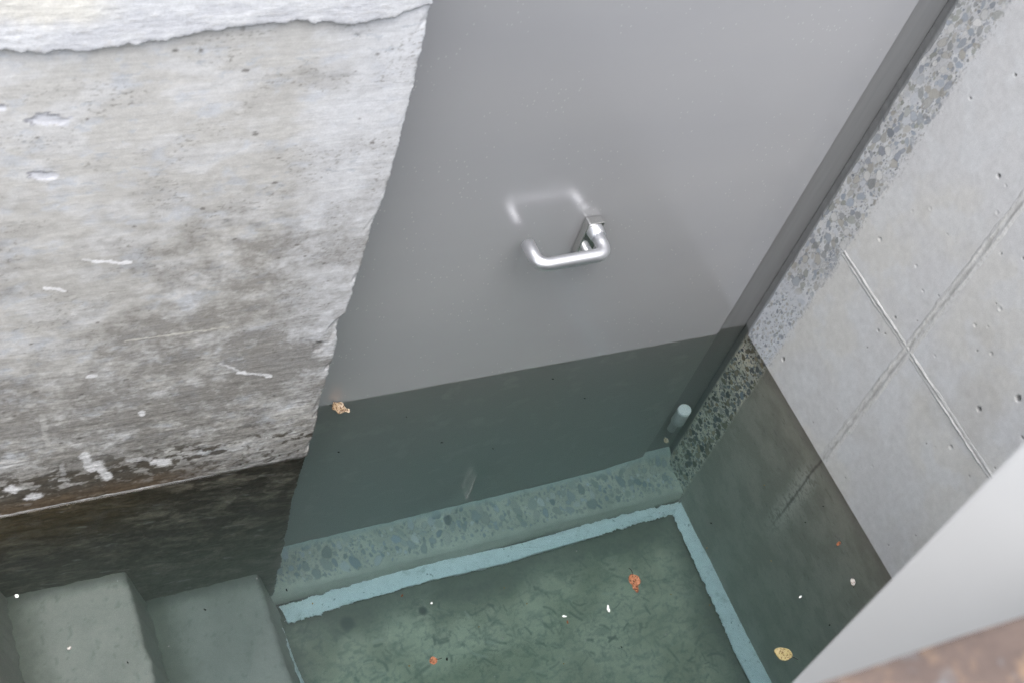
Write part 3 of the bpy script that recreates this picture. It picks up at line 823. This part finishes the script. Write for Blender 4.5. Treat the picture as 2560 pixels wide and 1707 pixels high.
def round_path(pts, r, seg=10):
    pts = [Vector(p) for p in pts]; out = [pts[0]]
    for a, b, c in zip(pts, pts[1:], pts[2:]):
        d0 = (a - b).normalized(); d1 = (c - b).normalized()
        for i in range(seg + 1):
            t = i / seg; p0 = b + d0 * r; p1 = b + d1 * r
            out.append(p0 * (1 - t) ** 2 + b * 2 * t * (1 - t) + p1 * t * t)
    out.append(pts[-1]); return out

HX, HZ = -.462, .376
bm = bmesh.new(); box(bm, (HX - .014, -.016, HZ - .060), (HX + .014, -.0003, HZ + .014), .0022, 3)
plate = bm_obj('handle_plate', bm, M_CHROME, door)
def part(name, v, f, mat, parent):
    me = bpy.data.meshes.new(name); me.from_pydata([tuple(p) for p in v], [], f)
    me.polygons.foreach_set('use_smooth', [len(p.vertices) == 4 for p in me.polygons]); me.materials.append(mat)
    o = bpy.data.objects.new(name, me); return link(o, parent)
pth = round_path([(HX, -.0255, HZ - .002), (HX, -.0625, HZ - .003), (HX - .113, -.0625, HZ - .008), (HX - .113, -.0165, HZ - .009)], .019, 14)
v, f = tube([pth[0]] + pth[1:-1] + [pth[-1] + Vector((0, -.0012, 0)), pth[-1]], [.0102] * (len(pth) - 1) + [.0102, .0090], 28); part('lever', v, f, M_ALU, plate)
v, f = tube([(HX, -.0161, HZ - .001), (HX, -.0175, HZ - .001), (HX, -.0300, HZ - .001), (HX, -.0306, HZ - .001)], [.0135, .0135, .0122, .0115], 28); part('neck', v, f, M_ALU, plate)
# lock cylinder sticking out at the foot of the plate
bm = bmesh.new()
v, f = tube([(HX + .001, -.0150, HZ - .047), (HX + .001, -.0275, HZ - .047), (HX + .001, -.0285, HZ - .047)], [.0083, .0083, .0074], 24)
vb = [bm.verts.new(p) for p in v]; [bm.faces.new([vb[i] for i in q]) for q in f]
box(bm, (HX - .0035, -.0270, HZ - .0635), (HX + .0055, -.0162, HZ - .050), .0015, 2)
box(bm, (HX - .0102, -.0240, HZ - .0625), (HX + .0122, -.0162, HZ - .0575), .0012, 2)
o = bm_obj('lock_cylinder', bm, M_ALU, None, False); o.parent = plate

# ------------------------------------------------------------ white sealing bead at the floor edge
def bead(P, Q, seed, top, name, parent, rag=.008):
    """P outer (wall side) polyline, Q inner polyline, same count"""
    P = np.array(P); Q = np.array(Q); n = 640; t = np.linspace(0, 1, n); s = np.linspace(0, 1, len(P))
    p = np.stack([np.interp(t, s, P[:, 0]), np.interp(t, s, P[:, 1])], -1); q = np.stack([np.interp(t, s, Q[:, 0]), np.interp(t, s, Q[:, 1])], -1)
    d = (q - p); d /= np.linalg.norm(d, axis=1)[:, None]
    q = q + d * (rag * (fbm(t * 30, t * 0 + 1, seed, 6, .68) - .5))[:, None]; p = p + d * (.75 * rag * (fbm(t * 34, t * 0 + 5, seed + 9, 6, .68) - .5))[:, None]
    m = 12; vs = []
    for i in range(m):
        u = i / (m - 1); h = top + .004 * math.sin(math.pi * min(u * 1.3, 1)) - .004 * u ** 3
        w = p * (1 - u) + q * u
        vs.append(np.concatenate([w, (h + .004 * (fbm(t * 60, t * 0 + u * 5, seed + 3, 4) - .5))[:, None]], 1))
    under = q - d * .010
    vs.append(np.concatenate([under, np.full((n, 1), top - .010)], 1)); vs.append(np.concatenate([under - d * .006, np.full((n, 1), FLOOR - .01)], 1))
    V = np.stack(vs, 0)
    return mesh_obj(name, V.reshape(-1, 3), grid_faces(n, len(vs)), M_FOAM, parent)
seal = empty('sealing_strip', (-.4, -.11, FLOOR))
bead([(-.862, -.0985), (-.778, -.094), (-.637, -.088), (-.521, -.089), (-.366, -.0955), (-.167, -.0905), (-.003, -.094)],
     [(-.854, -.134), (-.736, -.126), (-.564, -.121), (-.420, -.126), (-.250, -.121), (-.160, -.118), (-.025, -.117)], 301, -.690, 'bead', seal, .026)
bead([(.004, -.096), (.004, -.156), (.004, -.26), (.004, -.37), (.004, -.50), (.004, -.70), (.004, -1.0)],
     [(-.027, -.104), (-.031, -.186), (-.033, -.266), (-.037, -.362), (-.041, -.43), (-.033, -.70), (-.033, -1.0)], 311, -.6925, 'bead', seal, .013)
bead([(-.866, -.134), (-.867, -.17), (-.868, -.205), (-.866, -.247), (-.866, -.32), (-.868, -.6), (-.868, -1.0)],
     [(-.862, -.137), (-.861, -.17), (-.860, -.205), (-.8555, -.247), (-.857, -.32), (-.858, -.6), (-.858, -1.0)], 321, -.704, 'bead', seal, .004)
tag(seal, 'ragged white sealing strip around the edge of the flooded floor', 'sealing strip')

# ------------------------------------------------------------ pipe stub at the frame foot
pipe = empty('pipe_stub', (-.034, .006, -.50))
def pp(name, v, f, mat):
    o = part(name, v, f, mat, pipe); o.location = -Vector(pipe.location)
px_, py_ = -.034, -.0055
v, f = tube([(px_, py_ + .003, -.485), (px_, py_ + .003, -.425)], .0080, 20); pp('pipe', v, f, M_PVC)
v, f = tube([(px_, py_, -.436), (px_, py_, -.434), (px_, py_, -.386), (px_, py_, -.385)], [0.0130, .0138, .0138, .0130], 24)
pp('collar', v, f, M_PVC)
v, f = tube([(px_, py_, -.3848), (px_, py_, -.376), (px_, py_, -.3745)], [.0132, .0132, .0118], 24)
v = [Vector((p[0], p[1], p[2] + (.35 * (p[0] - px_) if p[2] > -.38 else 0))) for p in v]
pp('cap', v, f, M_CAP)
tag(pipe, 'short pale pipe stub with a white cap under water beside the door frame', 'pipe')

# ------------------------------------------------------------ leaves and bits on the water
def leaf_mesh(name, L, W, mat, seed, tip=.22, curl=.2, serr=.05, parent=None, fold=0.0):
    r = np.random.RandomState(seed); n = 56; rings = 6
    th = np.linspace(0, 2 * math.pi, n, endpoint=False)
    rad = 1 + tip * np.clip(np.cos(th), 0, 1) ** 7 + serr * (np.abs(((th * 13 / math.pi) % 1) - .5) * 2 - .5) + .08 * np.sin(2 * th + r.rand() * 6) + .05 * np.sin(3 * th + r.rand() * 6)
    bot = []; top = []
    for k in range(1, rings + 1):
        s = k / rings
        x = np.cos(th) * rad * s * L / 2; y = np.sin(th) * rad * s * W / 2
        z = curl * L * (s ** 2) * (.35 + .3 * np.sin(2 * th + seed) + .25 * np.sin(5 * th + 2 * seed)) * .5 + .0006 + fold * np.abs(y)
        z = np.maximum(z, .0003)
        top.append(np.stack([x, y, z], -1))
    v = [(0, 0, .0012)] + [tuple(p) for ring_ in top for p in ring_]
    f = [(0, 1 + k, 1 + (k + 1) % n) for k in range(n)]
    for a in range(rings - 1):
        for k in range(n):
            f.append((1 + a * n + k, 1 + (a + 1) * n + k, 1 + (a + 1) * n + (k + 1) % n, 1 + a * n + (k + 1) % n))
    m = len(v)                                           # underside, half a millimetre below: a leaf has thickness
    v = v + [(p[0], p[1], p[2] - .0005) for p in v]
    f = f + [tuple(i + m for i in q)[::-1] for q in f]
    b0 = 1 + (rings - 1) * n
    for k in range(n): f.append((b0 + k, b0 + m + k, b0 + m + (k + 1) % n, b0 + (k + 1) % n))
    me = bpy.data.meshes.new(name); me.from_pydata(v, [], f); me.polygons.foreach_set('use_smooth', [True] * len(f)); me.materials.append(mat)
    return link(bpy.data.objects.new(name, me), parent)

def leaf(loc, ang, L, W, mat, seed, label, stem=None, lobe=None, **kw):
    e = empty('leaf', (*loc, .0006)); e.rotation_euler = (0, 0, R(ang))
    leaf_mesh('blade', L, W, mat, seed, parent=e, **kw)
    if stem:
        v, f = tube(stem, [.0006] * len(stem), 8); part('stem', v, f, M_STEM, e)
    if lobe:
        o = leaf_mesh('curled_tip', lobe[2], lobe[3], mat, seed + 1, parent=e, tip=.3, curl=.5); o.location = (lobe[0], lobe[1], .0015); o.rotation_euler = (.25, 0, R(lobe[4]))
    return tag(e, label, 'leaf', 'fallen leaves on the water')
leaf((-.802, -.013), -35, .027, .019, M_TAN, 3, 'crumpled tan leaf floating against the door near the left wall', curl=.9, serr=.1)
leaf((-.449, -.421), 262, .018, .0215, M_ORANGE, 5, 'orange brown leaf with a hooked dark stem floating above the pale floor',
     stem=[(-.008, .0, .001), (-.013, .0005, .002), (-.017, -.001, .003), (-.0195, -.004, .004)], lobe=(.0135, -.003, .015, .0085, 8), curl=.35, serr=.1)
leaf((-.809, -.462), 175, .0115, .0115, M_ORANGE, 8, 'small round orange leaf with a short straight stem, nearest the steps', stem=[(-.005, 0, .001), (-.009, -.0005, .0015), (-.013, -.001, .002)], curl=.4, serr=.12)
leaf((-.264, -.603), 145, .027, .023, M_YELLOW, 9, 'yellow speckled leaf floating beside the grey board', stem=[(-.012, 0, .001), (-.018, .001, .0015), (-.024, .003, .002)], curl=.12, serr=.05)
leaf((-.062, -.452), 20, .010, .006, M_ORANGE, 12, 'tiny orange leaf scrap floating close to the right wall', curl=.3)
leaf((-.030, -.004), 100, .011, .010, M_TAN, 14, 'tiny tan leaf scrap caught under water just below the capped pipe', curl=.4).location.z = -.545
leaf((-.076, -.522), 240, .012, .0095, M_PALELEAF, 16, 'pale greyish leaf scrap with a dark tail near the grey board', stem=[(.006, 0, .001), (.009, .001, .001), (.011, .001, .001)], curl=.3)

def flake(loc, L, W, ang, mat, seed, label, name='flake', cat='flake', group='white flakes on the water'):
    o = leaf_mesh(name, L * .85, W * .85, mat, seed, tip=.3, curl=.5, serr=.2); o.location = (*loc, .0005); o.rotation_euler = (0, 0, R(ang))
    return tag(o, label, cat, group)
flake((-.513, -.457), .013, .0055, 75, M_WHITE, 21, 'largest white flake, long and upright, floating below the orange brown leaf')
flake((-.587, -.449), .007, .0042, -20, M_WHITE, 22, 'white diamond shaped flake beside a reddish crumb')
flake((-.184, -.522), .0075, .0035, 20, M_WHITE, 23, 'white flake over the dark water left of the grey board')
flake((-.779, -.375), .0042, .0036, 0, M_WHITE, 24, 'small round white flake below the left part of the white strip')
flake((-1.339, -.215), .0055, .0065, 30, M_WHITE, 25, 'white flake over the upper step at the left edge of the picture')
flake((-1.289, -.309), .0062, .0060, 30, M_PALELEAF, 26, 'pale round flake over the middle of the upper step')
flake((-.586, -.4595), .0055, .003, 80, M_ORANGE, 27, 'reddish crumb touching the white diamond shaped flake', 'crumb', 'crumb', 'crumbs on the water')
flake((-.789, -.4655), .0055, .003, 70, M_BLACK, 28, 'black crumb right of the small round orange leaf', 'crumb', 'crumb', 'crumbs on the water')
flake((-.943, -.377), .0035, .0035, 0, M_ORANGE, 31, 'small orange crumb close to the lower step\'s edge', 'crumb', 'crumb', 'crumbs on the water') if False else None
flake((-.818, -.352), .0045, .003, 40, M_ORANGE, 31, 'small orange crumb under the left end of the white strip', 'crumb', 'crumb', 'crumbs on the water')
specks = [(-.636, -.414), (-.76, -.441), (-.695, -.457), (-.723, -.43), (-.571, -.495), (-.498, -.558), (-.345, -.494), (-.846, -.46), (-.62, -.52), (-.40, -.46),
          (-.137, -.316), (-.30, -.40), (-.66, -.38), (-1.205, -.226), (-1.162, -.341), (-1.016, -.271), (-.95, -.33), (-.52, -.35), (-.44, -.52), (-.20, -.45), (-.73, -.51), (-.35, -.32)]
r_ = np.random.RandomState(33)
for k, (a, b) in enumerate(specks):
    light = r_.rand() < .6
    flake((a, b), r_.uniform(.0018, .0032), r_.uniform(.0015, .0024), r_.uniform(0, 180), M_CRUMB if light else M_PALELEAF, 40 + k,
          'tiny light brown speck floating on the water' if light else 'tiny pale speck floating on the water', 'speck', 'speck',
          'tiny light brown specks on the water' if light else 'tiny pale specks on the water')
darks = [(-.66, -.11), (-.70, -.05), (-.42, -.03), (-.38, -.08), (-.58, -.14), (-.83, -.09), (-.10, -.40), (-.16, -.58), (-.05, -.38), (-1.10, -.30), (-1.22, -.35), (-.98, -.30), (-.27, -.36), (-.52, -.52)]
for k, (a, b) in enumerate(darks):
    flake((a, b), r_.uniform(.0022, .0045), r_.uniform(.0014, .0024), r_.uniform(0, 180), M_BLACK, 80 + k, 'tiny black speck floating on the water', 'speck', 'speck', 'tiny black specks on the water')
